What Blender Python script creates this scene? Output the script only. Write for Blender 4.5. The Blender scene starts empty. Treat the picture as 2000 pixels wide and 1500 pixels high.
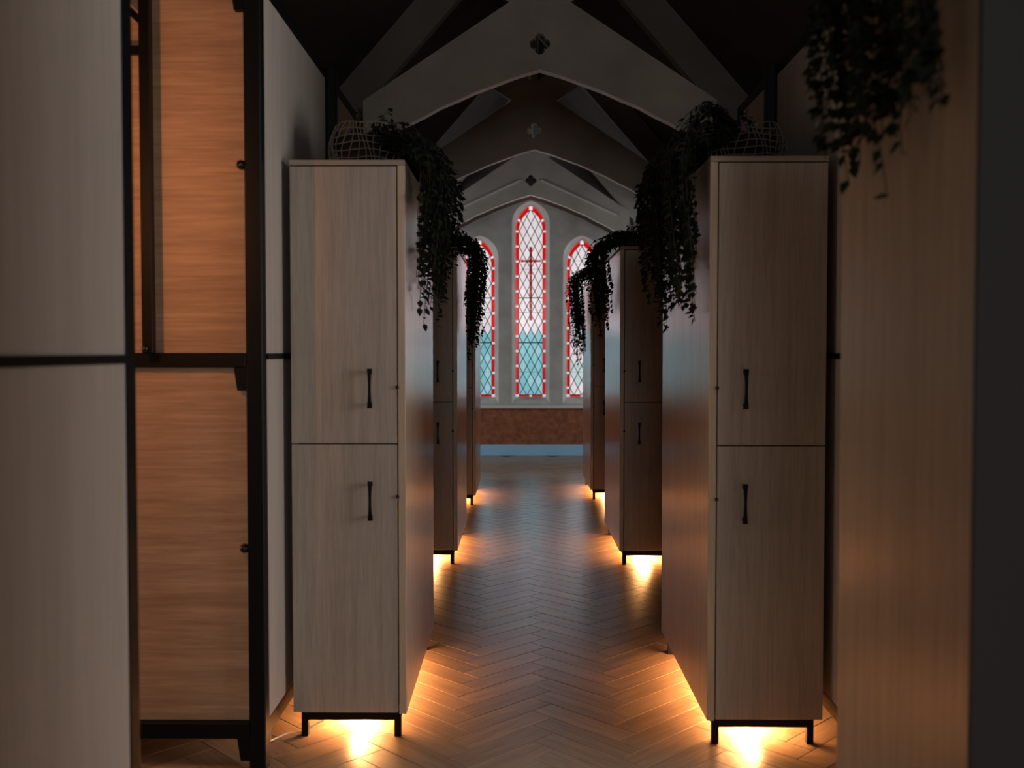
import bpy, bmesh, math, random
from mathutils import Vector, Matrix
random.seed(7)
C = bpy.context.scene.collection
SC = bpy.context.scene

# ------------------------------------------------------------------ camera
F = 1930.0
cam = bpy.data.cameras.new('camera'); camo = bpy.data.objects.new('camera', cam); C.objects.link(camo)
SC.camera = camo
cam.sensor_width = 36.0; cam.lens = 36.0 * F / 2000.0
cam.clip_start = 0.05; cam.clip_end = 200
camo.location = (0, 0, 1.27)
camo.rotation_euler = (math.pi/2 - math.atan(64/F), 0, math.atan(15/F))
cam.dof.use_dof = True; cam.dof.focus_distance = 4.9; cam.dof.aperture_fstop = 2.9

# ------------------------------------------------------------------ world, light, exposure
SC.view_settings.view_transform = 'Standard'; SC.view_settings.look = 'None'
SC.view_settings.gamma = 1; SC.view_settings.use_curve_mapping = False
SC.view_settings.exposure = 0.0
w = bpy.data.worlds.new('overcast'); SC.world = w; w.use_nodes = True
bg = w.node_tree.nodes['Background']
bg.inputs[0].default_value = (0.98, 0.90, 0.93, 1); bg.inputs[1].default_value = 0.92

def area(name, loc, aim, sx, sy, col, e):
    l = bpy.data.lights.new(name, 'AREA'); l.shape = 'RECTANGLE'; l.size = sx; l.size_y = sy
    l.color = col; l.energy = e
    o = bpy.data.objects.new(name, l); C.objects.link(o); o.location = loc
    d = Vector(aim) - Vector(loc); o.rotation_euler = d.to_track_quat('-Z', 'Y').to_euler()
    return o
# soft low daylight from outside, through the lancets
sl = bpy.data.lights.new('sun', 'SUN'); sl.energy = 0.55; sl.angle = math.radians(30); sl.color = (0.80, 0.92, 1.0)
so = bpy.data.objects.new('sun', sl); C.objects.link(so)
so.rotation_euler = Vector((0.0, -1.0, -0.20)).to_track_quat('-Z', 'Y').to_euler()
# daylight of the windows in the gable behind the photographer
area('rear_window_light', (0.30, -3.9, 2.0), (0.0, 4.0, 1.0), 1.6, 1.8, (1.0, 0.96, 0.91), 38)
area('near_window_light', (3.2, 2.10, 1.5), (-0.78, 2.45, 1.15), 1.5, 1.5, (1.0, 0.97, 0.93), 50)
area('near_fill_left', (-2.95, 2.40, 1.3), (0.9, 2.7, 1.1), 0.8, 1.4, (1.0, 0.80, 0.62), 8)  # added warm fill to brighten the right-hand panels, not a known window
# daylight of the side windows at the far end of the nave
area('side_window_light_right', (3.25, 10.45, 1.25), (0.0, 11.6, 1.3), 0.8, 1.4, (0.88, 0.95, 1.0), 22)
area('side_window_light_left', (-3.0, 10.45, 1.25), (0.0, 11.6, 1.3), 0.8, 1.4, (0.88, 0.95, 1.0), 22)

# ------------------------------------------------------------------ materials
def mat(name, col, rough=0.6, spec=0.4, metal=0.0, emis=None):
    m = bpy.data.materials.new(name); m.use_nodes = True
    b = m.node_tree.nodes['Principled BSDF']
    b.inputs['Base Color'].default_value = (*col, 1); b.inputs['Roughness'].default_value = rough
    b.inputs['Specular IOR Level'].default_value = spec; b.inputs['Metallic'].default_value = metal
    if emis:
        b.inputs['Emission Color'].default_value = (*emis[0], 1); b.inputs['Emission Strength'].default_value = emis[1]
    return m
def wood(name, c1, c2, axis='Z', rough=0.55, scale=9.0, island=False, bump=0.08, spec=0.35, stretch=26.0):
    m = mat(name, c1, rough, spec); nt = m.node_tree; N = nt.nodes; L = nt.links; b = N['Principled BSDF']
    tc = N.new('ShaderNodeTexCoord'); mp = N.new('ShaderNodeMapping')
    s = [stretch, stretch, stretch]; s['XYZ'.index(axis)] = 1.0
    mp.inputs['Scale'].default_value = s
    oi = N.new('ShaderNodeObjectInfo')
    L.new(tc.outputs['Object'], mp.inputs['Vector'])
    add = N.new('ShaderNodeVectorMath'); add.operation = 'ADD'
    mul = N.new('ShaderNodeMath'); mul.operation = 'MULTIPLY'; mul.inputs[1].default_value = 37.0
    L.new(mp.outputs[0], add.inputs[0])
    if island:
        g = N.new('ShaderNodeNewGeometry'); sm = N.new('ShaderNodeMath'); sm.operation = 'ADD'
        L.new(g.outputs['Random Per Island'], sm.inputs[0]); L.new(oi.outputs['Random'], sm.inputs[1])
        fr = N.new('ShaderNodeMath'); fr.operation = 'FRACT'; L.new(sm.outputs[0], fr.inputs[0]); rnd = fr.outputs[0]
    else: rnd = oi.outputs['Random']
    L.new(rnd, mul.inputs[0]); L.new(mul.outputs[0], add.inputs[1])
    n = N.new('ShaderNodeTexNoise'); n.inputs['Scale'].default_value = scale; n.inputs['Detail'].default_value = 7
    n.inputs['Roughness'].default_value = 0.65; L.new(add.outputs[0], n.inputs['Vector'])
    n2 = N.new('ShaderNodeTexNoise'); n2.inputs['Scale'].default_value = scale*0.22; n2.inputs['Detail'].default_value = 3
    L.new(add.outputs[0], n2.inputs['Vector'])
    mx = N.new('ShaderNodeMath'); mx.operation = 'MULTIPLY_ADD'; mx.inputs[1].default_value = 0.6
    L.new(n.outputs[0], mx.inputs[0])
    hf = N.new('ShaderNodeMath'); hf.operation = 'MULTIPLY'; hf.inputs[1].default_value = 0.4
    L.new(n2.outputs[0], hf.inputs[0]); L.new(hf.outputs[0], mx.inputs[2])
    r = N.new('ShaderNodeValToRGB'); r.color_ramp.elements[0].position = 0.38; r.color_ramp.elements[1].position = 0.62
    r.color_ramp.elements[0].color = (*c2, 1); r.color_ramp.elements[1].color = (*c1, 1)
    L.new(mx.outputs[0], r.inputs[0])
    out = r.outputs[0]
    if island:
        hs = N.new('ShaderNodeHueSaturation'); mr = N.new('ShaderNodeMapRange')
        mr.inputs[3].default_value = 0.84; mr.inputs[4].default_value = 1.14
        L.new(rnd, mr.inputs[0]); L.new(mr.outputs[0], hs.inputs['Value']); L.new(out, hs.inputs['Color']); out = hs.outputs[0]
    L.new(out, b.inputs['Base Color'])
    bp = N.new('ShaderNodeBump'); bp.inputs['Strength'].default_value = bump; bp.inputs['Distance'].default_value = 0.002
    L.new(n.outputs[0], bp.inputs['Height']); L.new(bp.outputs[0], b.inputs['Normal'])
    return m
def plaster(name, c, rough=0.85, sc=5, amt=0.14, bump=0.1):
    m = mat(name, c, rough, 0.2); nt = m.node_tree; N = nt.nodes; L = nt.links; b = N['Principled BSDF']
    tc = N.new('ShaderNodeTexCoord'); n = N.new('ShaderNodeTexNoise'); n.inputs['Scale'].default_value = sc; n.inputs['Detail'].default_value = 8
    L.new(tc.outputs['Object'], n.inputs[0]); r = N.new('ShaderNodeValToRGB')
    r.color_ramp.elements[0].position = .3; r.color_ramp.elements[1].position = .7
    r.color_ramp.elements[0].color = (*[v*(1-amt) for v in c], 1); r.color_ramp.elements[1].color = (*[v*(1+amt) for v in c], 1)
    L.new(n.outputs[0], r.inputs[0]); L.new(r.outputs[0], b.inputs['Base Color'])
    bp = N.new('ShaderNodeBump'); bp.inputs['Strength'].default_value = bump; bp.inputs['Distance'].default_value = 0.004
    n3 = N.new('ShaderNodeTexNoise'); n3.inputs['Scale'].default_value = sc*14; L.new(tc.outputs['Object'], n3.inputs[0])
    L.new(n3.outputs[0], bp.inputs['Height']); L.new(bp.outputs[0], b.inputs['Normal'])
    return m
def glass(name, c):
    m = bpy.data.materials.new(name); m.use_nodes = True; nt = m.node_tree; N = nt.nodes; L = nt.links
    N.remove(N['Principled BSDF']); out = N['Material Output']
    t = N.new('ShaderNodeBsdfTransparent'); g = N.new('ShaderNodeBsdfGlossy'); g.inputs['Roughness'].default_value = 0.15
    mx = N.new('ShaderNodeMixShader'); mx.inputs[0].default_value = 0.04
    oi = N.new('ShaderNodeObjectInfo'); mr = N.new('ShaderNodeMapRange'); mr.inputs[3].default_value = 0.93; mr.inputs[4].default_value = 1.0
    L.new(oi.outputs['Random'], mr.inputs[0])
    hs = N.new('ShaderNodeHueSaturation'); hs.inputs['Color'].default_value = (*c, 1); L.new(mr.outputs[0], hs.inputs['Value'])
    L.new(hs.outputs[0], t.inputs[0])
    L.new(t.outputs[0], mx.inputs[1]); L.new(g.outputs[0], mx.inputs[2]); L.new(mx.outputs[0], out.inputs[0])
    return m
# two crossings of each pane: colours are the square root of the tint
M = dict(
 oak = wood('pale_oak_vertical', (0.50, 0.435, 0.375), (0.37, 0.315, 0.265), 'Z', rough=0.32, spec=0.5),
 oak_side_lit = wood('pale_oak_side_lit', (0.64, 0.50, 0.37), (0.50, 0.38, 0.27), 'Z', rough=0.25, spec=0.5, bump=0.12),  # lighter, warmer copy of the oak: strip-light glow put into the colour
 oak_h = wood('pale_oak_horizontal', (0.52, 0.38, 0.27), (0.36, 0.25, 0.17), 'X', scale=5, stretch=18),
 oak_top = wood('pale_oak_top', (0.46, 0.38, 0.31), (0.36, 0.29, 0.235), 'X'),
 bunk = wood('bunk_panel_pale', (0.54, 0.48, 0.44), (0.46, 0.40, 0.36), 'Z', scale=4),
 plank = wood('oak_plank', (0.46, 0.33, 0.23), (0.30, 0.205, 0.14), 'X', rough=0.33, scale=6, island=True, bump=0.12, spec=0.5, stretch=14),
 grey = mat('dark_grey', (0.05, 0.049, 0.052), 0.6),
 sub = mat('subfloor_dark', (0.02, 0.014, 0.01), 0.9),
 steel = mat('black_steel', (0.003, 0.003, 0.0035), 0.5, 0.18),
 knob = mat('black_gloss', (0.008, 0.008, 0.009), 0.25, 0.5),
 plaster = plaster('wall_plaster', (0.50, 0.50, 0.48)),
 reveal = plaster('reveal_plaster', (0.70, 0.71, 0.69)),
 truss = plaster('truss_paint', (0.50, 0.47, 0.43), sc=3),
 rafter = plaster('rafter_shaded', (0.20, 0.185, 0.165), sc=3),
 roof = plaster('roof_lining_dark', (0.075, 0.068, 0.06), sc=3),
 dado = plaster('dado_brown', (0.30, 0.115, 0.06), rough=0.7, sc=16, amt=0.3),
 base = mat('skirting_blue', (0.38, 0.70, 1.0), 0.35),
 edge = mat('lit_edge_white', (0.88, 0.85, 0.80), 0.4),
 sill = mat('sill_white', (0.75, 0.77, 0.75), 0.4),
 brown = plaster('soffit_brown', (0.09, 0.055, 0.04)),
 lead = mat('lead_came', (0.03, 0.045, 0.055), 0.6, 0.3),
 clear = glass('glass_clear', (0.985, 0.975, 0.98)),
 cyan = glass('glass_cyan', (0.50, 0.80, 0.84)),
 cyan2 = glass('glass_cyan_pale', (0.62, 0.86, 0.89)),
 mint = glass('glass_mint', (0.80, 0.93, 0.92)),
 red = glass('glass_red', (0.90, 0.035, 0.04)),
 midred = glass('glass_mid_red', (0.80, 0.03, 0.05)),
 darkred = glass('glass_dark_red', (0.70, 0.10, 0.11)),
 leaf = mat('leaf_green', (0.014, 0.019, 0.009), 0.6, 0.15),
 stem = mat('stem_brown', (0.03, 0.025, 0.015), 0.7),
 rope = mat('rope_pale', (0.20, 0.17, 0.14), 0.9),
 soil = mat('soil', (0.02, 0.015, 0.01), 0.95),
 white = mat('white_plastic', (0.75, 0.73, 0.68), 0.4),
 led = mat('led_strip', (0.9, 0.8, 0.6), 0.5, emis=((1.0, 0.55, 0.2), 8)),
 lamp = mat('lamp_diffuser', (0.9, 0.8, 0.6), 0.5, emis=((1.0, 0.5, 0.2), 6)),
)

# ------------------------------------------------------------------ helpers
def box(bm, x0, x1, y0, y1, z0, z1, bev=0.0):
    r = bmesh.ops.create_cube(bm, size=1.0)
    vs = r['verts']
    for v in vs:
        v.co = Vector(((x0+x1)/2 + v.co.x*(x1-x0), (y0+y1)/2 + v.co.y*(y1-y0), (z0+z1)/2 + v.co.z*(z1-z0)))
    if bev > 0:
        es = set()
        for v in vs: es.update(v.link_edges)
        bmesh.ops.bevel(bm, geom=list(es), offset=bev, segments=1, affect='EDGES')
def obj(name, bm, m, parent=None, kind=None, smooth=False):
    me = bpy.data.meshes.new(name)
    bmesh.ops.recalc_face_normals(bm, faces=bm.faces)
    bm.to_mesh(me); bm.free()
    if smooth:
        for p in me.polygons: p.use_smooth = True
    me.materials.append(m)
    o = bpy.data.objects.new(name, me); C.objects.link(o)
    if parent: o.parent = parent
    if kind: o['kind'] = kind
    return o
def bx(name, m, parent, *a, bev=0.0, kind=None, label=None):
    bm = bmesh.new(); box(bm, *a, bev=bev); o = obj(name, bm, m, parent, kind)
    if label: o['label'] = label
    return o
def thing(name, label, cat, loc=(0,0,0), group=None):
    o = bpy.data.objects.new(name, None); C.objects.link(o); o.location = loc; o.empty_display_size = 0.1
    o['label'] = label; o['category'] = cat
    if group: o['group'] = group
    return o
def dup(root, loc, label, group=None, skip=()):
    r = root.copy(); C.objects.link(r); r.location = loc; r['label'] = label
    if group: r['group'] = group
    for ch in list(root.children):
        if ch.name.split('.')[0] in skip: continue
        c = ch.copy(); C.objects.link(c); c.parent = r
        for g in list(ch.children):
            d = g.copy(); C.objects.link(d); d.parent = c
    return r
def tube(bm, pts, r, n=6):
    rings = []
    pts = [Vector(p) for p in pts]
    for i, p in enumerate(pts):
        d = (pts[min(i+1, len(pts)-1)] - pts[max(i-1, 0)]).normalized()
        a = d.cross(Vector((0,0,1)))
        if a.length < 0.05: a = d.cross(Vector((1,0,0)))
        a.normalize(); b = d.cross(a)
        rings.append([bm.verts.new(p + (a*math.cos(t)+b*math.sin(t))*r) for t in [2*math.pi*k/n for k in range(n)]])
    for i in range(len(rings)-1):
        for k in range(n):
            bm.faces.new((rings[i][k], rings[i][(k+1)%n], rings[i+1][(k+1)%n], rings[i+1][k]))
    bm.faces.new(rings[0][::-1]); bm.faces.new(rings[-1])
def prism_xz(bm, poly, y0, y1):           # polygon in X-Z, extruded along Y
    a = [bm.verts.new((x, y0, z)) for x, z in poly]; b = [bm.verts.new((x, y1, z)) for x, z in poly]
    bm.faces.new(a); bm.faces.new(b[::-1])
    n = len(poly)
    for i in range(n): bm.faces.new((a[i], b[i], b[(i+1)%n], a[(i+1)%n]))
def holed(outer, holes, y, t):            # plate in X-Z with holes, thickness t along Y (front face at y)
    cu = bpy.data.curves.new('tmp', 'CURVE'); cu.dimensions = '2D'; cu.fill_mode = 'BOTH'; cu.extrude = t/2
    for ring in [outer]+holes:
        s = cu.splines.new('POLY'); s.points.add(len(ring)-1); s.use_cyclic_u = True
        for i, (x, z) in enumerate(ring): s.points[i].co = (x, z, 0, 1)
    o = bpy.data.objects.new('tmp', cu); C.objects.link(o)
    dg = bpy.context.evaluated_depsgraph_get(); me = bpy.data.meshes.new_from_object(o.evaluated_get(dg))
    bm = bmesh.new(); bm.from_mesh(me)
    for v in bm.verts: v.co = Vector((v.co.x, y + t/2 - v.co.z, v.co.y))
    bpy.data.objects.remove(o); bpy.data.curves.remove(cu); bpy.data.meshes.remove(me)
    return bm

X0 = 0.13           # centre line of the nave
YW = 11.988         # far wall
# ------------------------------------------------------------------ floor
XL, XR, YB = X0-3.35, X0+3.35, -4.2
bm = bmesh.new(); box(bm, XL, XR, YB, YW+0.02, -0.06, -0.0035)
floor = obj('floor', bm, M['sub'], None, 'structure')
PW, PN = 0.0965, 4; PL = PW*PN
def plank_mesh(bm, mtx, dz=0.0):
    g = 0.0004; c = 0.0014; h = -0.0035
    lo = [(g, g), (PL-g, g), (PL-g, PW-g), (g, PW-g)]
    hi = [(g+c, g+c), (PL-g-c, g+c), (PL-g-c, PW-g-c), (g+c, PW-g-c)]
    A = [bm.verts.new(mtx @ Vector((x, y, h))) for x, y in lo]
    B = [bm.verts.new(mtx @ Vector((x, y, h*0.35+dz))) for x, y in lo]
    T = [bm.verts.new(mtx @ Vector((x, y, dz))) for x, y in hi]
    for i in range(4):
        j = (i+1) % 4
        bm.faces.new((A[i], A[j], B[j], B[i])); bm.faces.new((B[i], B[j], T[j], T[i]))
    bm.faces.new(T)
R45 = Matrix.Rotation(math.radians(45), 4, 'Z')
APX = 0.045         # a ridge line of the zigzag
slots = []
for col in range(-9, 10):
    for k in range(-150, 150):
        for typ in (0, 1):
            # u,v grid, rotated by 45 degrees; u -> right/far, v -> left/far
            if typ == 0: u, v, rot = k*PW + col*PL, k*PW - col*PL, 0.0
            else:        u, v, rot = (k+1)*PW + col*PL, (k+1)*PW - col*PL, math.pi/2
            base = R45 @ Matrix.Translation((u, v, 0)) @ Matrix.Rotation(rot, 4, 'Z')
            # zigzags open away from the camera: mirror along Y by turning half a turn
            mt = Matrix.Translation((APX, 4.0, 0)) @ Matrix.Rotation(math.pi, 4, 'Z') @ base
            mt = Matrix.Translation((0, 0, 0)) @ mt
            c = mt @ Vector((PL/2, PW/2, 0))
            slots.append((mt, c))
allp = []
for k in range(len(slots)):
    mt, c = slots[k]
    # range along Y: shift copies so the whole room is covered
    if XL+0.24 < c.x < XR-0.24 and YB+0.24 < c.y < YW-0.02-0.0: allp.append((mt, c))
def inview(c):
    if c.y < 2.0: return False
    px = 1015 + F*c.x/c.y; py = 686 + F*1.27/c.y
    return 270 < px < 1640 and py < 1500 + 60
def hidden(c):   # deep under bunks
    return c.x < -1.25 or c.x > 1.05
near = sorted([p for p in allp if inview(p[1]) and not hidden(p[1])], key=lambda p: p[1].y)[:300]
nearset = set(id(p) for p in near)
bm = bmesh.new(); plank_mesh(bm, Matrix.Identity(4))
pk = obj('plank', bm, M['plank'], floor)
for i, p in enumerate(near):
    o = pk if i == 0 else pk.copy()
    if i: C.objects.link(o); o.parent = floor
    o.matrix_world = p[0] @ Matrix.Translation((0, 0, random.uniform(-0.0004, 0.0003)))
bm = bmesh.new()
for p in allp:
    if id(p) not in nearset: plank_mesh(bm, p[0], random.uniform(-0.0004, 0.0003))
# planks cut straight along the far wall
# stuff mesh keeps local X along its planks only roughly: fine at this distance
obj('plank_field', bm, M['plank'], floor, 'stuff')

# ------------------------------------------------------------------ walls
def lancet(cx, w, b, s, rise, n=10):     # outline: bottom left, up, arch, down
    R = (rise*rise + w*w)/(2*w); pts = [(cx-w, b)]
    a1 = math.asin(min(1, rise/R))
    left = []
    for i in range(n+1):
        a = a1*i/n
        left.append((cx - w + R - R*math.cos(a), s + R*math.sin(a)))
    right = [(2*cx - x, z) for x, z in left[::-1]][1:]
    return pts + left + right + [(cx+w, b)]
WIN = [(-0.484, 2.312), (0.134, 2.727), (0.752, 2.312)]
holes = [lancet(cx, 0.228, 0.640, s+0.085, 0.268, 12) for cx, s in WIN]
outer = [(XL-0.1, -0.06), (XR+0.1, -0.06), (XR+0.1, 3.1), (X0, 5.0), (XL-0.1, 3.1)]
bm = holed(outer, holes, YW, 0.06)
wf = obj('wall_far', bm, M['plaster'], None, 'structure')
# reveals + windows
YG = 12.19; K = YG/YW
def sc(x, z): return (x*K, 1.27 + (z-1.27)*K)
def clip(poly, conv):
    out = poly; n = len(conv)
    for i in range(n):
        ax, az = conv[i]; bx_, bz = conv[(i+1) % n]
        def side(p): return (bx_-ax)*(p[1]-az) - (bz-az)*(p[0]-ax)
        res = []
        for j in range(len(out)):
            p, q = out[j], out[(j+1) % len(out)]; sp, sq = side(p), side(q)
            if sp <= 1e-9: res.append(p)
            if (sp < -1e-9 and sq > 1e-9) or (sp > 1e-9 and sq < -1e-9):
                t = sp/(sp-sq); res.append((p[0]+(q[0]-p[0])*t, p[1]+(q[1]-p[1])*t))
        out = res
        if len(out) < 3: return []
    return out
def parea(p): return abs(sum(p[i][0]*p[(i+1)%len(p)][1]-p[(i+1)%len(p)][0]*p[i][1] for i in range(len(p)))/2)
def pane(poly, m, parent, y=YG, t=0.004, name='pane'):
    bm = bmesh.new(); prism_xz(bm, poly, y, y+t); return obj(name, bm, m, parent)
for wi, (cx, s) in enumerate(WIN):
    root = bpy.data.objects.new('window_%d' % (wi+1), None); C.objects.link(root)
    root['kind'] = 'structure'
    gcx, gs = sc(cx, s); gb = sc(0, 0.717)[1]; gw = 0.183; rise = 0.300
    o_out = lancet(gcx, gw, gb, gs, rise, 12)
    w_out = holes[wi]
    # splayed reveal
    bm = bmesh.new()
    A = [bm.verts.new((x, YW, z)) for x, z in w_out]; B = [bm.verts.new((x, YG+0.01, z)) for x, z in o_out]
    A2 = [bm.verts.new((x+ (0.02 if x > cx else -0.02 if x < cx else 0), YW+0.03, z+(0.02 if z > 1 else -0.02))) for x, z in w_out]
    B2 = [bm.verts.new((x+ (0.03 if x > gcx else -0.03 if x < gcx else 0), YG+0.03, z+(0.03 if z > 1 else -0.03))) for x, z in o_out]
    n = len(A)
    for i in range(n):
        j = (i+1) % n
        bm.faces.new((A[i], A[j], B[j], B[i])); bm.faces.new((A2[j], A2[i], B2[i], B2[j]))
        bm.faces.new((B[i], B[j], B2[j], B2[i])); bm.faces.new((A[j], A[i], A2[i], A2[j]))
    obj('reveal', bm, M['reveal'], root)
    # border of red glass with white beads
    bw = 0.036
    inn = lancet(gcx, gw-bw, gb+bw*0.75, gs, rise-bw*1.35, 12)
    # arc-length walk over matching outer / inner outlines
    dense_o = lancet(gcx, gw, gb, gs, rise, 60); dense_i = lancet(gcx, gw-bw, gb+bw*0.75, gs, rise-bw*1.35, 60)
    beads = []
    pit = 0.1835
    zs = []
    z = (sc(0, 2.625)[1] if wi == 1 else sc(0, 2.18)[1]) + pit*0.5
    # beads up the straight sides
    k = 0
    while z - k*pit > gb + 0.06: zs.append(z-k*pit); k += 1
    zs = sorted(zs)
    zs.append(zs[-1] + pit*0.78)
    zs = [gb+0.016] + zs
    def xo(zv):       # outer & inner half widths at a height
        def hw(w_, s_, r_):
            if zv <= s_: return w_
            R = (r_*r_+w_*w_)/(2*w_); d = zv-s_
            return max(0.0, w_-R+math.sqrt(max(0, R*R-d*d)))
        return hw(gw, gs, rise), hw(gw-bw, gs, rise-bw*1.35)
    ztop_o = gs+rise; ztop_i = gs+rise-bw*1.35
    for sd in (-1, 1):
        stops = zs + [ztop_o]
        for a in range(len(stops)-1):
            za, zb = stops[a]+0.013, stops[a+1]-0.013
            nn = 1 if zb < gs else 7
            po, pi_ = [], []
            for i in range(nn+1):
                zz = za+(zb-za)*i/nn
                h_o = xo(zz)[0]
                po.append((gcx+sd*h_o, zz))
                f = min(1.0, max(0.0, (zz-gs)/(ztop_o-gs)))
                zi = zz if zz < gs else gs + f*(ztop_i-gs)
                pi_.append((gcx+sd*xo(zi)[1], zi))
            poly = po + pi_[::-1]
            if parea(poly) > 1e-5: pane(poly, M['red' if za > 1.45 else 'midred'], root)
        for zz in zs:
            f = min(1.0, max(0.0, (zz-gs)/(ztop_o-gs))); zi = zz if zz < gs else gs+f*(ztop_i-gs)
            xm = (xo(zz)[0]+xo(zi)[1])/2; zm = (zz+zi)/2
            mm = M['clear'] if zz > 1.5 else M['mint']
            pane([(gcx+sd*xm+0.015*math.cos(t)*1.1, zm+0.0135*math.sin(t)) for t in [math.pi*2*q/8+math.pi/8 for q in range(8)]], mm, root, y=YG-0.002, t=0.008)
    pane([(gcx-0.014, ztop_o-0.033), (gcx+0.014, ztop_o-0.033), (gcx+0.016, ztop_o-0.016), (gcx, ztop_o-0.003), (gcx-0.016, ztop_o-0.016)], M['clear'], root, y=YG-0.002, t=0.008)
    # bottom border: two red bars round a pale bead
    for sd in (-1, 1):
        xa, xb = sorted((gcx+sd*0.014, gcx+sd*(gw-0.036)))
        pane([(xa, gb), (xb, gb), (xb, gb+bw*0.75), (xa, gb+bw*0.75)], M['darkred'], root)
    pane([(gcx-0.013, gb), (gcx+0.013, gb), (gcx+0.013, gb+0.026), (gcx-0.013, gb+0.026)], M['mint'], root)
    # diamond panes
    dw = 0.0475; dh = pit/2
    zc = sc(0, 2.625)[1] if wi == 1 else sc(0, 2.18)[1]
    zblue = sc(0, 1.53)[1]
    for i in range(-5, 6):
        for j in range(-26, 16):
            if (i+j) % 2 == 0: continue
            x = gcx + i*dw; zz = zc + j*dh
            g = 0.0015
            poly = clip([(x-dw+g, zz), (x, zz+dh-g*2), (x+dw-g, zz), (x, zz-dh+g*2)], inn)
            if len(poly) < 3 or parea(poly) < 1e-4: continue
            if zz > zblue: mm = M['clear']
            elif wi == 2: mm = M['mint'] if zz < 1.12 and random.random() < 0.75 else M['clear']
            else: mm = M['cyan'] if random.random() < 0.7 else M['cyan2']
            pane(poly, mm, root)
    # leads
    bm = bmesh.new()
    def strip(p, q, wd, y0, y1):
        dx, dz = q[0]-p[0], q[1]-p[1]; l = math.hypot(dx, dz); nx, nz = -dz/l*wd/2, dx/l*wd/2
        poly = clip([(p[0]+nx, p[1]+nz), (q[0]+nx, q[1]+nz), (q[0]-nx, q[1]-nz), (p[0]-nx, p[1]-nz)], inn)
        if len(poly) >= 3 and parea(poly) > 1e-6: prism_xz(bm, poly, y0, y1)
    for j in range(-30, 20):
        if (j % 2) == 1: continue
        zz = zc + (j)*dh
        for sd in (-1, 1):
            strip((gcx-3*dw*sd, zz-3*dh), (gcx+3*dw*sd, zz+3*dh), 0.0088, YG-0.003, YG+0.007)
    obj('lead_lattice', bm, M['lead'], root)
    bm = bmesh.new()
    for a in range(len(inn)):
        b = (a+1) % len(inn); p, q = Vector((inn[a][0], YG+0.002, inn[a][1])), Vector((inn[b][0], YG+0.002, inn[b][1]))
        if (p-q).length > 1e-4: tube(bm, [p, q], 0.0036, 4)
    obj('border_lead', bm, M['lead'], root)
    for zz, th in ((1.914, 0.012), (1.375, 0.014), (1.018, 0.004), (1.735, 0.004), (2.36 if wi != 1 else 2.26, 0.003)):
        zz = sc(0, zz)[1]
        bx('saddle_bar', M['lead'], root, gcx-gw+bw*0.9, gcx+gw-bw*0.9, YG-0.012, YG-0.004, zz-th/2, zz+th/2)
    if wi == 1:
        cr = [(sc(cx, 2.531)[1], sc(cx, 1.642)[1])]
        bm = bmesh.new(); zt, zb = cr[0]; zm = sc(0, 2.359)[1]
        n = 13
        for i in range(n):
            a = zb+(zt-zb)*i/n; b = zb+(zt-zb)*(i+1)/n
            ww = 0.014 if i % 2 else 0.017
            prism_xz(bm, [(gcx-ww, a+0.001), (gcx+ww, a+0.001), (gcx+ww, b-0.001), (gcx-ww, b-0.001)], YG-0.010, YG-0.004)
        for i in range(6):
            a = gcx-0.125+0.25*i/6; b = a+0.25/6; ww = 0.0125 if i % 2 else 0.015
            prism_xz(bm, [(a+0.001, zm-ww), (b-0.001, zm-ww), (b-0.001, zm+ww), (a+0.001, zm+ww)], YG-0.014, YG-0.0105)
        o = obj('cross', bm, mat('cross_red_glass', (0.30, 0.012, 0.012), 0.4), root); o['label'] = 'dark red cross set in the pale diamond panes'
        o.data.materials[0] = glass('glass_cross', (0.66, 0.12, 0.11))
# side / back walls
bm = bmesh.new(); box(bm, XL-0.1, XL, YB, YW+0.05, -0.06, 3.1); obj('wall_left', bm, M['plaster'], None, 'structure')
bm = bmesh.new(); box(bm, XR, XR+0.1, YB, YW+0.05, -0.06, 3.1); obj('wall_right', bm, M['plaster'], None, 'structure')
bm = bmesh.new(); prism_xz(bm, outer, YB-0.1, YB); obj('wall_back', bm, M['plaster'], None, 'structure')
# dado, skirting and sill on the far wall
bx('trim_1', M['dado'], None, XL, XR, YW-0.012, YW, 0.137, 0.58, kind='structure')
bx('baseboard_far', M['base'], None, XL, XR, YW-0.035, YW, 0.0, 0.137, bev=0.004, kind='structure')
bm = bmesh.new(); prism_xz(bm, [(XL, 0.583), (XR, 0.583), (XR, 0.618), (XL, 0.618)], YW-0.075, YW)
bmesh.ops.bevel(bm, geom=list(bm.edges), offset=0.01, segments=2, affect='EDGES')
obj('trim_2', bm, M['sill'], None, 'structure')

# ------------------------------------------------------------------ roof
def under(ax): return 2.937 + 1.14*(1.09-ax)      # rafter underside height over |x| from the centre
RV = 0.32                                        # rafter depth (vertical)
for sd in (-1, 1):
    bm = bmesh.new()
    a, b = 0.0, 1.45
    poly = [(X0+sd*a, under(a)+RV), (X0+sd*b, under(b)+RV), (X0+sd*3.46, under(b)+RV-0.1), (X0+sd*3.46, under(b)+RV), (X0+sd*b, under(b)+RV+0.14), (X0+sd*a, under(a)+RV+0.14)]
    prism_xz(bm, poly, YB-0.1, YW+0.06)
    obj('ceiling', bm, M['roof'], None, 'structure')
bx('trim_3', M['roof'], None, X0-0.05, X0+0.05, YB, YW, under(0)+0.02, under(0)+RV-0.06, kind='structure', label='dark ridge beam at the top of the roof')
ARCH = [(0, 3.098), (0.15, 3.055), (0.29, 3.003), (0.42, 2.955), (0.53, 2.905), (0.645, 2.858), (0.75, 2.80), (0.85, 2.752), (0.945, 2.698), (1.0, 2.664), (1.05, 2.622), (1.035, 2.585), (1.035, 2.42)]
def arm_up(ax): return 2.94 + 0.663*(1.09-ax)
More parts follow.
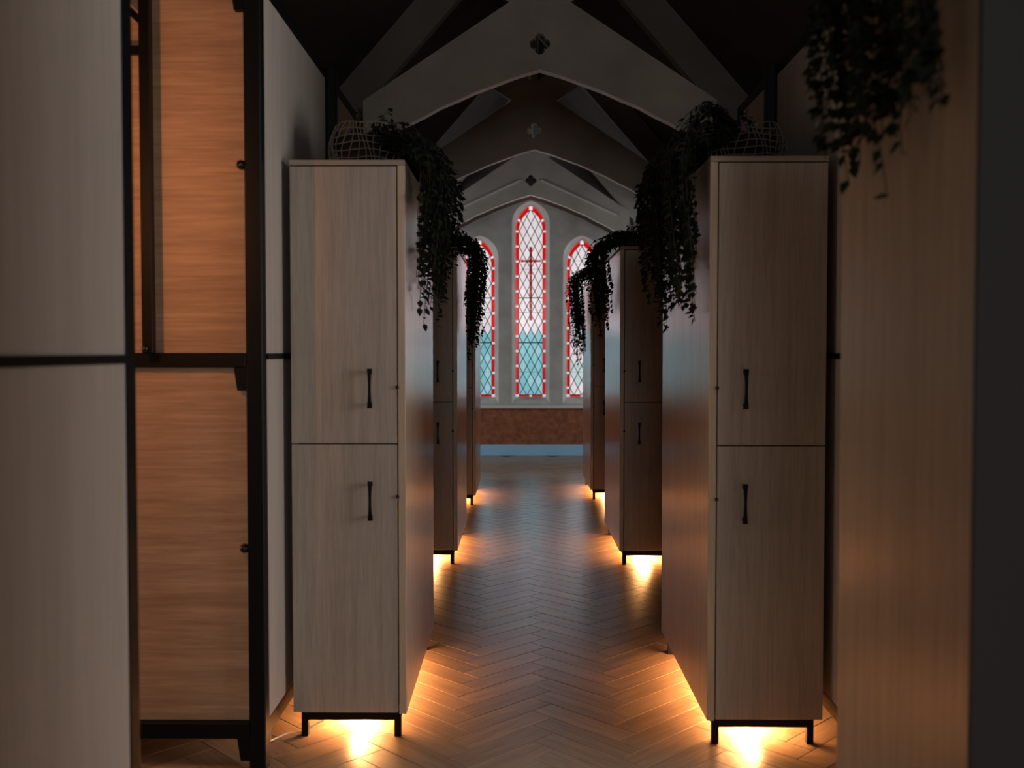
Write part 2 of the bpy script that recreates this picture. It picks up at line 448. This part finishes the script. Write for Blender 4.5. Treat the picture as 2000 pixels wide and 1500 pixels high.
def truss(y, label, t=0.055, soffit=None):
    T = thing('roof_truss', label, 'roof truss', (X0, y, 0), 'pale painted arch-braced trusses under the roof')
    # arched brace plate pierced by a quatrefoil
    half = [(1.15, 2.42), (1.15, 2.90), (1.09, 2.94), (0.20, arm_up(0.2)), (0.56, arm_up(0.2)+0.665*0.36), (0.50, arm_up(0.2)+0.665*0.36+0.16)]
    half += [(0.165, 3.80)]
    R = [(x, z) for x, z in ARCH[1:]] + half
    ring = [(0, 3.098)] + R + [(0, 3.69)] + [(-x, z) for x, z in R[::-1]]
    q = []
    for i in range(4):
        a0 = i*math.pi/2
        cx, cz = 0.034*math.cos(a0), 3.262+0.034*math.sin(a0)
        for k in range(7):
            a = a0 - math.radians(105) + math.radians(210)*k/6
            q.append((cx+0.034*math.cos(a), cz+0.034*math.sin(a)))
    bm = holed(ring, [q], 0, t)
    obj('arched_brace', bm, M['truss'], T)
    # pale strip under the arch: light on the soffit, put in as colour
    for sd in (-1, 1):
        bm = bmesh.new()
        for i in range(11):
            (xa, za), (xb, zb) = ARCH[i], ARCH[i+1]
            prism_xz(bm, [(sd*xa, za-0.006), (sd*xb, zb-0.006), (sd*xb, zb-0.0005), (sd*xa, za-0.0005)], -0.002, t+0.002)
        obj('arch_lit_edge', bm, M['edge'], T)
    for sd in (-1, 1):
        bm = bmesh.new(); a, b = 0.0, 1.45
        prism_xz(bm, [(sd*a, under(a)), (sd*b, under(b)), (sd*1.75, under(b)-0.02), (sd*1.75, under(b)+RV), (sd*b, under(b)+RV), (sd*a, under(a)+RV)], t*0.5+0.032, t*0.5+0.12)
        obj('rafter', bm, M['truss' if soffit else 'rafter'], T)  # near trusses darker, far one paler: fall of light put into the colour
    bm = bmesh.new(); prism_xz(bm, [(-0.03, 3.70), (0.03, 3.70), (0.03, 4.18), (-0.03, 4.18)], 0.005, t-0.005); obj('king_post', bm, M['truss'], T)
    if soffit:
        up = [(x, z+0.012) for x, z in ARCH[:11]]
        lo = [(x, z+0.045) for x, z in ARCH[:11]]
        ring = [(-x, z) for x, z in lo[::-1]] + lo[1:] + up[::-1] + [(-x, z) for x, z in up[1:]]
        bm = bmesh.new(); 
        for sd in (-1, 1):
            for i in range(10):
                prism_xz(bm, [(sd*ARCH[i][0], ARCH[i][1]+0.001), (sd*ARCH[i+1][0], ARCH[i+1][1]+0.001), (sd*ARCH[i+1][0], ARCH[i+1][1]+0.04), (sd*ARCH[i][0], ARCH[i][1]+0.04)], t+0.004, soffit)
        o = obj('soffit', bm, M['brown'], T); o['label'] = 'dark brown strip under the arch against the gable'
        for sd in (-1, 1):
            bm = bmesh.new(); prism_xz(bm, [(sd*0.12, 3.255), (sd*1.0, 2.85), (sd*1.0, 2.868), (sd*0.12, 3.273)], -0.012, 0.0)
            obj('moulding', bm, M['sill'], T)
    return T
truss(6.48, 'nearest roof truss, tallest arch in view, overlooking the first pair of lockers')
truss(9.0, 'middle roof truss between the nearest arch and the one at the gable')
truss(11.60, 'farthest roof truss, right above the three lancet windows', soffit=YW-11.60-0.004)

# ------------------------------------------------------------------ bunk pods
def bunk(sd, xp, y0, y1, label, group, full=True):
    """sd: side of the aisle; xp: aisle-facing face of the posts."""
    B = thing('bunk_pod', label, 'bunk bed', (xp, y0, 0), group)
    def X(a, b): return tuple(sorted((sd*a, sd*b)))
    L = y1-y0; TOP = 2.387; S = M['steel']; dep = 2.05
    mid = [v for v in (0.99,) if v < L-0.3]
    for yy in [0.0]+mid+[L-0.05]:
        x0, x1 = X(0, 0.05); bx('post', S, B, x0, x1, yy, yy+0.05 if yy != 0.99 else yy+0.035, 0.0, TOP, bev=0.003)
    for yy in mid:      # thicker standing post above the locker top
        x0, x1 = X(-0.040, -0.0055); bx('post', S, B, x0, x1, yy-0.005, yy+0.04, 1.889, TOP+0.002, bev=0.003)
    for yy in (0.0, L-0.05):
        x0, x1 = X(dep-0.05, dep); bx('post', S, B, x0, x1, yy, yy+0.05, 0.0, TOP)
    x0, x1 = X(0.001, 0.045)
    segs = [0.05]+[v for m in mid for v in (m, m+0.035)]+[L-0.05]
    for i in range(0, len(segs), 2):
        a, b = segs[i]+0.001, segs[i+1]-0.001
        bx('top_rail', S, B, x0, x1, a, b, 2.345, TOP); bx('bottom_rail', S, B, x0, x1, a, b, 0.101, 0.148)
        q0, q1 = X(-0.005, 0.0015); bx('mid_trim', S, B, q0, q1, a, b, 1.246, 1.263)
        p0, p1 = X(0.002, 0.022)
        bx('side_panel', M['bunk'], B, p0, p1, a, b, 0.149, 1.2455); bx('side_panel', M['bunk'], B, p0, p1, a, b, 1.2635, 2.344)
    for yy in (0.0, L-0.045):
        x0, x1 = X(0.051, dep-0.051)
        bx('end_rail', S, B, x0, x1, yy, yy+0.045, 1.222, 1.264, bev=0.002); bx('end_rail', S, B, x0, x1, yy, yy+0.045, 0.101, 0.148, bev=0.002)
        bx('end_rail', S, B, x0, x1, yy, yy+0.045, 2.345, TOP, bev=0.002)
        py = yy+0.03 if yy == 0 else yy+0.002
        bx('end_panel', M['oak_h'], B, x0, x1, py, py+0.013, 0.149, 1.221); bx('end_panel', M['oak_h'], B, x0, x1, py, py+0.013, 1.265, 2.344)
        for zt in (1.221, 0.100, 2.344):
            bm = bmesh.new(); a, b = sd*0.051, sd*0.088
            d = 0.068
            prism_xz(bm, [(a, zt), (b, zt), (sd*0.078, zt-d), (a, zt-d)], yy+0.005, yy+0.028); obj('bracket', bm, S, B)
    for yb in (0.012, L-0.03):
        for zz in (1.823, 0.678):
            bm = bmesh.new(); bmesh.ops.create_uvsphere(bm, u_segments=12, v_segments=8, radius=0.0145)
            for v in bm.verts: v.co += Vector((sd*0.062, yb, zz))
            obj('bolt', bm, M['knob'], B, smooth=True)
    return B
gl = 'pale bunk pods in black steel frames along the left of the aisle'
gr = 'pale bunk pods in black steel frames along the right of the aisle'
b0 = bunk(-1, -0.765, 0.28, 1.965, 'blurred pale bunk pod closest to the camera on the left', gl)
b1 = bunk(-1, -0.765, 2.935, 4.66, 'left bunk pod with orange lit end panel behind the nearest left locker', gl)
b2 = bunk(-1, -0.765, 5.62, 7.31, 'left bunk pod behind the second left locker', gl)
b3 = bunk(-1, -0.765, 8.15, 9.84, 'left bunk pod behind the farthest left locker', gl)
c1 = bunk(1, 1.00, 2.90, 4.59, 'right bunk pod behind the nearest full right locker', gr)
c2 = bunk(1, 1.00, 5.58, 7.27, 'right bunk pod behind the second right locker', gr)
c3 = bunk(1, 1.00, 8.27, 9.96, 'right bunk pod behind the farthest right locker', gr)
# ladder of the bunk in the gap at left
lad = thing('bunk_ladder', 'black steel ladder standing on the middle rail before the orange wood panel', 'ladder', (-1.09, 2.90, 1.265))
bx('stile', M['steel'], lad, -0.016, 0.016, -0.014, 0.014, 0.0, 1.12, bev=0.002)
bx('stile', M['steel'], lad, -0.366, -0.334, -0.014, 0.014, 0.0, 1.12, bev=0.002)
for z in (0.30, 0.60, 0.88): 
    if z > 0.8: bx('rung', M['steel'], lad, -0.333, -0.0165, -0.01, 0.01, z-0.012, z+0.012)
bm = bmesh.new(); prism_xz(bm, [(-0.0165, 0.955), (-0.10, 1.035), (-0.10, 1.062), (-0.0165, 0.982)], -0.008, 0.008); obj('brace', bm, M['steel'], lad)
bm = bmesh.new(); bmesh.ops.create_uvsphere(bm, u_segments=10, v_segments=6, radius=0.010)
for v in bm.verts: v.co += Vector((-0.004, -0.022, 0.012))
obj('bolt', bm, M['knob'], lad, smooth=True)

# ------------------------------------------------------------------ lockers
LW, LD = 0.372, 1.02
def locker(mir, label, group, D=LD, w=LW):
    """origin: aisle-side front corner on the floor; body extends to -x (mir=1) or +x (mir=-1)"""
    K = thing('locker', label, 'locker', (0,0,0), group)
    def bxm(name, m, par, x0, x1, *r, bev=0.0): 
        a, b = sorted((-mir*x0, -mir*x1)); return bx(name, m, par, a, b, *r, bev=bev)
    bxm('side_panel', M['oak_side_lit'], K, 0.0, 0.024, 0.0, D, 0.086, 1.866, bev=0.0012)
    bxm('side_panel', M['oak'], K, w-0.016, w, 0.022, D, 0.09, 1.866)
    bxm('top_panel', M['oak_top'], K, 0.0, w, 0.0, D, 1.867, 1.884, bev=0.0012)
    bxm('bottom_panel', M['oak_top'], K, 0.0245, w-0.0165, 0.022, D-0.01, 0.09, 0.108)
    bxm('back_panel', M['oak'], K, 0.0245, w-0.0165, D-0.018, D, 0.1085, 1.866)
    for z0, z1, hz in ((0.972, 1.863, 1.151), (0.090, 0.968, 0.787)):
        d = bxm('door', M['oak'], K, 0.028, w-0.002, 0.001, 0.020, z0, z1, bev=0.001)
        bm = bmesh.new(); hx = -mir*0.113
        # bow handle: flared feet, slender waist
        n = 12
        for i in range(n):
            pass
        rings = []
        for i in range(n+1):
            t = i/n; zz = hz-0.063+0.126*t; e = abs(2*t-1)
            wd = 0.0040+0.0038*e**2.2; yo = -0.026+0.006*e**3; dp = 0.003+0.003*e**2
            rings.append([bm.verts.new((hx+sx*wd, yo+sy*dp, zz)) for sx, sy in ((-1,-1),(1,-1),(1,1),(-1,1))])
        for i in range(n):
            for k in range(4): bm.faces.new((rings[i][k], rings[i][(k+1)%4], rings[i+1][(k+1)%4], rings[i+1][k]))
        bm.faces.new(rings[0]); bm.faces.new(rings[-1])
        for s in (-1, 1): box(bm, hx-0.005, hx+0.005, -0.0215, 0.001, hz+s*0.052-0.005, hz+s*0.052+0.005)
        obj('handle', bm, M['steel'], d)
        bm = bmesh.new(); bmesh.ops.create_uvsphere(bm, u_segments=10, v_segments=6, radius=0.0065)
        for v in bm.verts: v.co = Vector((-mir*0.026+v.co.x, v.co.y*0.8-0.003, v.co.z + (1.153 if z0 > 0.5 else 0.799)))
        obj('lock_pin', bm, M['knob'], K, smooth=True)
    S = M['steel']
    for yy in (0.028, D-0.05):
        for xx in (0.022, w-0.044):
            bxm('leg', S, K, xx, xx+0.022, yy, yy+0.022, 0.0, 0.0895)
    bm = bmesh.new()
    for yy in (0.028, D-0.05):
        a, b = sorted((-mir*0.0445, -mir*(w-0.0445))); box(bm, a, b, yy, yy+0.022, 0.055, 0.0895)
    for xx in (0.022, w-0.044):
        a, b = sorted((-mir*xx, -mir*(xx+0.022))); box(bm, a, b, 0.0505, D-0.0505, 0.060, 0.0895)
    obj('base_rail', bm, S, K)
    bxm('light_strip', M['led'], K, w/2-0.006, w/2+0.006, 0.10, D-0.15, 0.079, 0.0885)
    return K
def led(x, y, D=LD, e=27):
    l = bpy.data.lights.new('locker_strip_light', 'AREA'); l.shape = 'RECTANGLE'; l.size = 0.02; l.size_y = D-0.26
    l.color = (1.0, 0.44, 0.15); l.energy = e
    o = bpy.data.objects.new('locker_strip_light', l); C.objects.link(o); o.location = (x, y+(0.11+D-0.15)/2, 0.0765)
LL = [(-0.369, 3.187, 'left front locker in focus, pale oak, trailing plant spilling over its aisle edge'),
      (-0.369, 5.83, 'second locker from the camera on the left, half hidden behind the first'),
      (-0.362, 8.09, 'farthest locker on the left, only a sliver showing beside the floor')]
RR = [(0.600, 3.134, 'right front locker in focus, brown oak beside the blurred panel'),
      (0.590, 5.82, 'second locker on the right, dark front with a bright glow under it'),
      (0.605, 8.42, 'farthest locker on the right, closest to the lancet windows')]
GL = 'tall narrow oak lockers on black legs lining the aisle'
pl = None
for x, y, lab in LL:
    if pl is None: pl = locker(1, lab, GL); pl.location = (x, y, 0)
    else: dup(pl, (x, y, 0), lab)
    led(x-LW/2, y)
pr = None
for x, y, lab in RR:
    if pr is None: pr = locker(-1, lab, GL); pr.location = (x, y, 0)
    else: dup(pr, (x, y, 0), lab)
    led(x+LW/2, y)
k0 = locker(1, 'blurred locker side closest to the camera on the right under hanging ivy', GL, D=0.55); k0.location = (0.612, 1.888, 0); k0.rotation_euler = (0, 0, math.pi)
for ch in k0.children:
    if ch.name.startswith('back_panel'): ch.data.materials[0] = M['grey']; ch['label'] = 'plain grey panel closing the back'
bx('back_cover', M['grey'], k0, -LW, 0.0, 0.5505, 0.560, 0.086, 1.884)  # thin dark grey sheet over the whole back
led(0.612+LW/2, 1.338, D=0.55, e=11)

# ------------------------------------------------------------------ hanging plants
bm = bmesh.new()
def leaf_bm(bm, mt, s):
    P = [(0,0,0),(0.30,0.34,0.05),(0.05+0.55,0.28,0.0),(1.0,0,-0.12),(0.60,-0.28,0.0),(0.30,-0.34,0.05),(0.5,0,-0.06)]
    V = [bm.verts.new(mt @ (Vector(p)*s)) for p in P]
    for a, b in ((0,1),(1,2),(2,3),(3,4),(4,5),(5,0)): bm.faces.new((V[a], V[b], V[6]))
leaf_bm(bm, Matrix.Identity(4), 1.0)
leafme = bpy.data.meshes.new('leaf'); bm.to_mesh(leafme); bm.free(); leafme.materials.append(M['leaf'])
def plant(x, y, z, sd, label, nv=46, yspan=(0.06, 0.75), out=0.13, drop=(0.15, 0.42), size=0.026, leaves=220, basket=(0.13, 0.13), pot=None, up=0.12, seed=1, lead=0.0):
    """x: aisle edge of the locker, y: its front, z: its top; sd=+1 trailing to +x (left lockers), -1 to -x"""
    rnd = random.Random(seed)
    P = thing('trailing_plant', label, 'plant', (x, y, z), 'trailing plants in baskets on the lockers')
    br, bh = basket; bc = Vector((-sd*(br+0.045), pot if pot else br+0.10, 0))
    # woven basket: open net of pale strands round a dark liner
    bm = bmesh.new(); rows = int(bh/0.021)
    def rad(t): return br*(0.86+0.22*math.sin(math.pi*min(1, t*0.9+0.12)))
    for r in range(rows+1):
        t = r/rows; zz = 0.004+bh*t
        pts = [bc + Vector((rad(t)*math.cos(a), rad(t)*math.sin(a), zz+0.003*math.sin(5*a+r))) for a in [2*math.pi*k/28 for k in range(29)]]
        tube(bm, pts, 0.0020, 4)
    for k in range(34):
        a0 = 2*math.pi*k/34
        pts = [bc + Vector((rad(t)*math.cos(a0+0.10*math.sin(4*t+k)), rad(t)*math.sin(a0+0.10*math.sin(4*t+k)), 0.004+bh*t)) for t in [q/6 for q in range(7)]]
        tube(bm, pts, 0.0019, 4)
    obj('basket_weave', bm, M['rope'], P, 'stuff')
    bm = bmesh.new(); bmesh.ops.create_cone(bm, cap_ends=True, segments=20, radius1=br*0.80, radius2=br*0.86, depth=bh*0.72)
    for v in bm.verts: v.co += bc + Vector((0, 0, bh*0.36+0.002))
    obj('liner', bm, M['soil'], P)
    # vines
    bs = bmesh.new(); spots = []
    for i in range(nv):
        ye = yspan[0]+(yspan[1]-yspan[0])*rnd.random()**1.6
        o_ = out*(0.25+0.75*rnd.random())*(0.6+0.4*math.sin(math.pi*min(1, max(0.15, (ye-yspan[0])/(yspan[1]-yspan[0])))))
        L = rnd.uniform(*drop)*(1.25-0.5*abs((ye-yspan[0])/(yspan[1]-yspan[0])-0.35))
        if i % 6 == 0: L *= 1.15
        st = bc + Vector((sd*br*0.4*rnd.random(), (ye-bc.y)*0.35, bh*0.75))
        top = Vector((sd*0.01, ye, up*rnd.uniform(0.25, 1.0)))
        hip = Vector((sd*(0.02+o_), ye+rnd.uniform(-.02, .02), 0.01-0.03*rnd.random()))
        end = Vector((sd*(0.015+o_*rnd.uniform(0.35, 0.95)), ye+rnd.uniform(-.03, .03), -L))
        ctrl = [st, top, hip, end]
        pts = []
        for a in range(3):
            p0 = ctrl[max(a-1, 0)]; p1 = ctrl[a]; p2 = ctrl[a+1]; p3 = ctrl[min(a+2, 3)]
            for q in range(5):
                t = q/5
                pts.append(0.5*((2*p1)+(p2-p0)*t+(2*p0-5*p1+4*p2-p3)*t*t+(3*p1-p0-3*p2+p3)*t*t*t))
        pts.append(end); pts = [p + Vector((0, rnd.uniform(-.006, .006), 0)) for p in pts]
        for p in pts:
            if p.z < 0.004 and p.x*sd < 0.006: p.x = sd*0.006
            if -0.02 < p.z < 0.004 and -0.37 < p.x*sd < 0.006: p.z = 0.006
        tube(bs, pts, 0.0011, 3)
        ln = 0
        for a in range(len(pts)-1):
            seg = (pts[a+1]-pts[a]).length; n = max(1, int(seg/0.0145))
            for q in range(n): spots.append((pts[a].lerp(pts[a+1], (q+rnd.random())/n), (pts[a+1]-pts[a]).normalized()))
    # short shoots standing over the basket rim
    for i in range(14):
        a = rnd.uniform(0, 6.28); b0 = bc + Vector((br*0.6*math.cos(a), br*0.6*math.sin(a), bh*0.7))
        if (b0.x-bc.x)*sd < -0.3*br: continue
        b1 = b0 + Vector((sd*rnd.uniform(0, .07), rnd.uniform(-.05, .05), rnd.uniform(.05, .11)))
        tube(bs, [b0, b0.lerp(b1, .5)+Vector((0,0,.01)), b1], 0.0011, 3)
        for q in range(7): spots.append((b0.lerp(b1, (q+1)/7), (b1-b0).normalized()))
    obj('stems', bs, M['stem'], P, 'stuff')
    rnd.shuffle(spots); bulk = bmesh.new(); cnt = 0
    vis = sorted(range(len(spots)), key=lambda i: -spots[i][0].x*sd*3 + spots[i][0].y)   # outermost, nearest first
    order = {i: r for r, i in enumerate(vis)}
    for i, (p, d) in enumerate(spots):
        s = size*rnd.uniform(0.7, 1.25)
        yaw = rnd.uniform(-math.pi, math.pi); pit = rnd.uniform(-0.1, 1.2)
        dirv = Vector((math.cos(yaw), math.sin(yaw), 0))
        if p.z < 0.01 and dirv.x*sd < 0 : dirv.x *= -1
        rot = Matrix.Rotation(math.atan2(dirv.y, dirv.x), 4, 'Z') @ Matrix.Rotation(pit, 4, 'Y') @ Matrix.Rotation(rnd.uniform(-.7, .7), 4, 'X')
        mt = Matrix.Translation(p) @ rot
        if order[i] < leaves:
            o = bpy.data.objects.new('leaf', leafme); C.objects.link(o); o.parent = P
            o.matrix_local = mt @ Matrix.Scale(s, 4)
        else: leaf_bm(bulk, mt, s)
    obj('foliage', bulk, M['leaf'], P, 'stuff')
    return P
ZT = 1.885
plant(-0.369, 3.187, ZT, 1, 'dark ivy trailing from a pale net basket on the left front locker', nv=84, yspan=(0.01, 0.85), out=0.14, drop=(0.16, 0.40), leaves=260, basket=(0.115, 0.145), seed=3)
plant(0.600, 3.134, ZT, -1, 'dark ivy trailing from a pale net basket on the right front locker', nv=90, yspan=(0.01, 0.85), out=0.15, drop=(0.18, 0.42), leaves=260, basket=(0.12, 0.13), seed=5, up=0.18)
plant(-0.369, 5.83, ZT, 1, 'ivy hanging over the second left locker across the left lancet window', nv=60, yspan=(0.1, 0.9), out=0.15, drop=(0.25, 0.52), leaves=0, basket=(0.12, 0.11), seed=8)
plant(0.590, 5.82, ZT, -1, 'ivy hanging over the second right locker', nv=56, yspan=(0.08, 0.9), out=0.16, drop=(0.18, 0.40), leaves=0, basket=(0.13, 0.12), seed=11)
plant(0.605, 8.42, ZT, -1, 'small ivy on the farthest right locker against the right lancet window', nv=54, yspan=(0.05, 0.9), out=0.16, drop=(0.28, 0.55), leaves=0, basket=(0.12, 0.10), seed=13)
plant(0.612, 1.338, ZT, -1, 'blurred ivy hanging down over the nearest right locker side', nv=64, yspan=(0.04, 0.56), out=0.085, drop=(0.10, 0.27), leaves=290, size=0.026, basket=(0.12, 0.13), seed=17)

# ------------------------------------------------------------------ lamp in the gap and the cable
lamp = thing('reading_lamp', 'warm reading lamp on the end of the nearest left bunk', 'lamp', (-1.12, 1.9655, 1.75))
bx('base', M['steel'], lamp, -0.04, 0.04, 0.0, 0.02, -0.05, 0.05)
bx('diffuser', M['lamp'], lamp, -0.03, 0.03, 0.0205, 0.06, -0.05, 0.05)
bx('light_block', M['steel'], lamp, 0.046, 0.050, 0.0, 0.24, -0.30, 0.30)  # added unseen plate, keeps the lamp's light off the left front locker
pl_ = bpy.data.lights.new('reading_lamp_light', 'POINT'); pl_.energy = 12.0; pl_.color = (1.0, 0.36, 0.12); pl_.shadow_soft_size = 0.02
po_ = bpy.data.objects.new('reading_lamp_light', pl_); C.objects.link(po_); po_.location = (-1.12, 2.085, 1.75)
bm = bmesh.new()
tube(bm, [(-0.80, 3.10, 0.095), (-0.80, 3.12, 0.05), (-0.81, 3.16, 0.006), (-0.77, 3.23, 0.004), (-0.72, 3.25, 0.004), (-0.66, 3.28, 0.03), (-0.60, 3.32, 0.070), (-0.56, 3.36, 0.075)], 0.003, 6)
cb = obj('power_cable', bm, M['white'], smooth=True); cb['label'] = 'thin pale cable from the left bunk to under the front locker'; cb['category'] = 'cable'
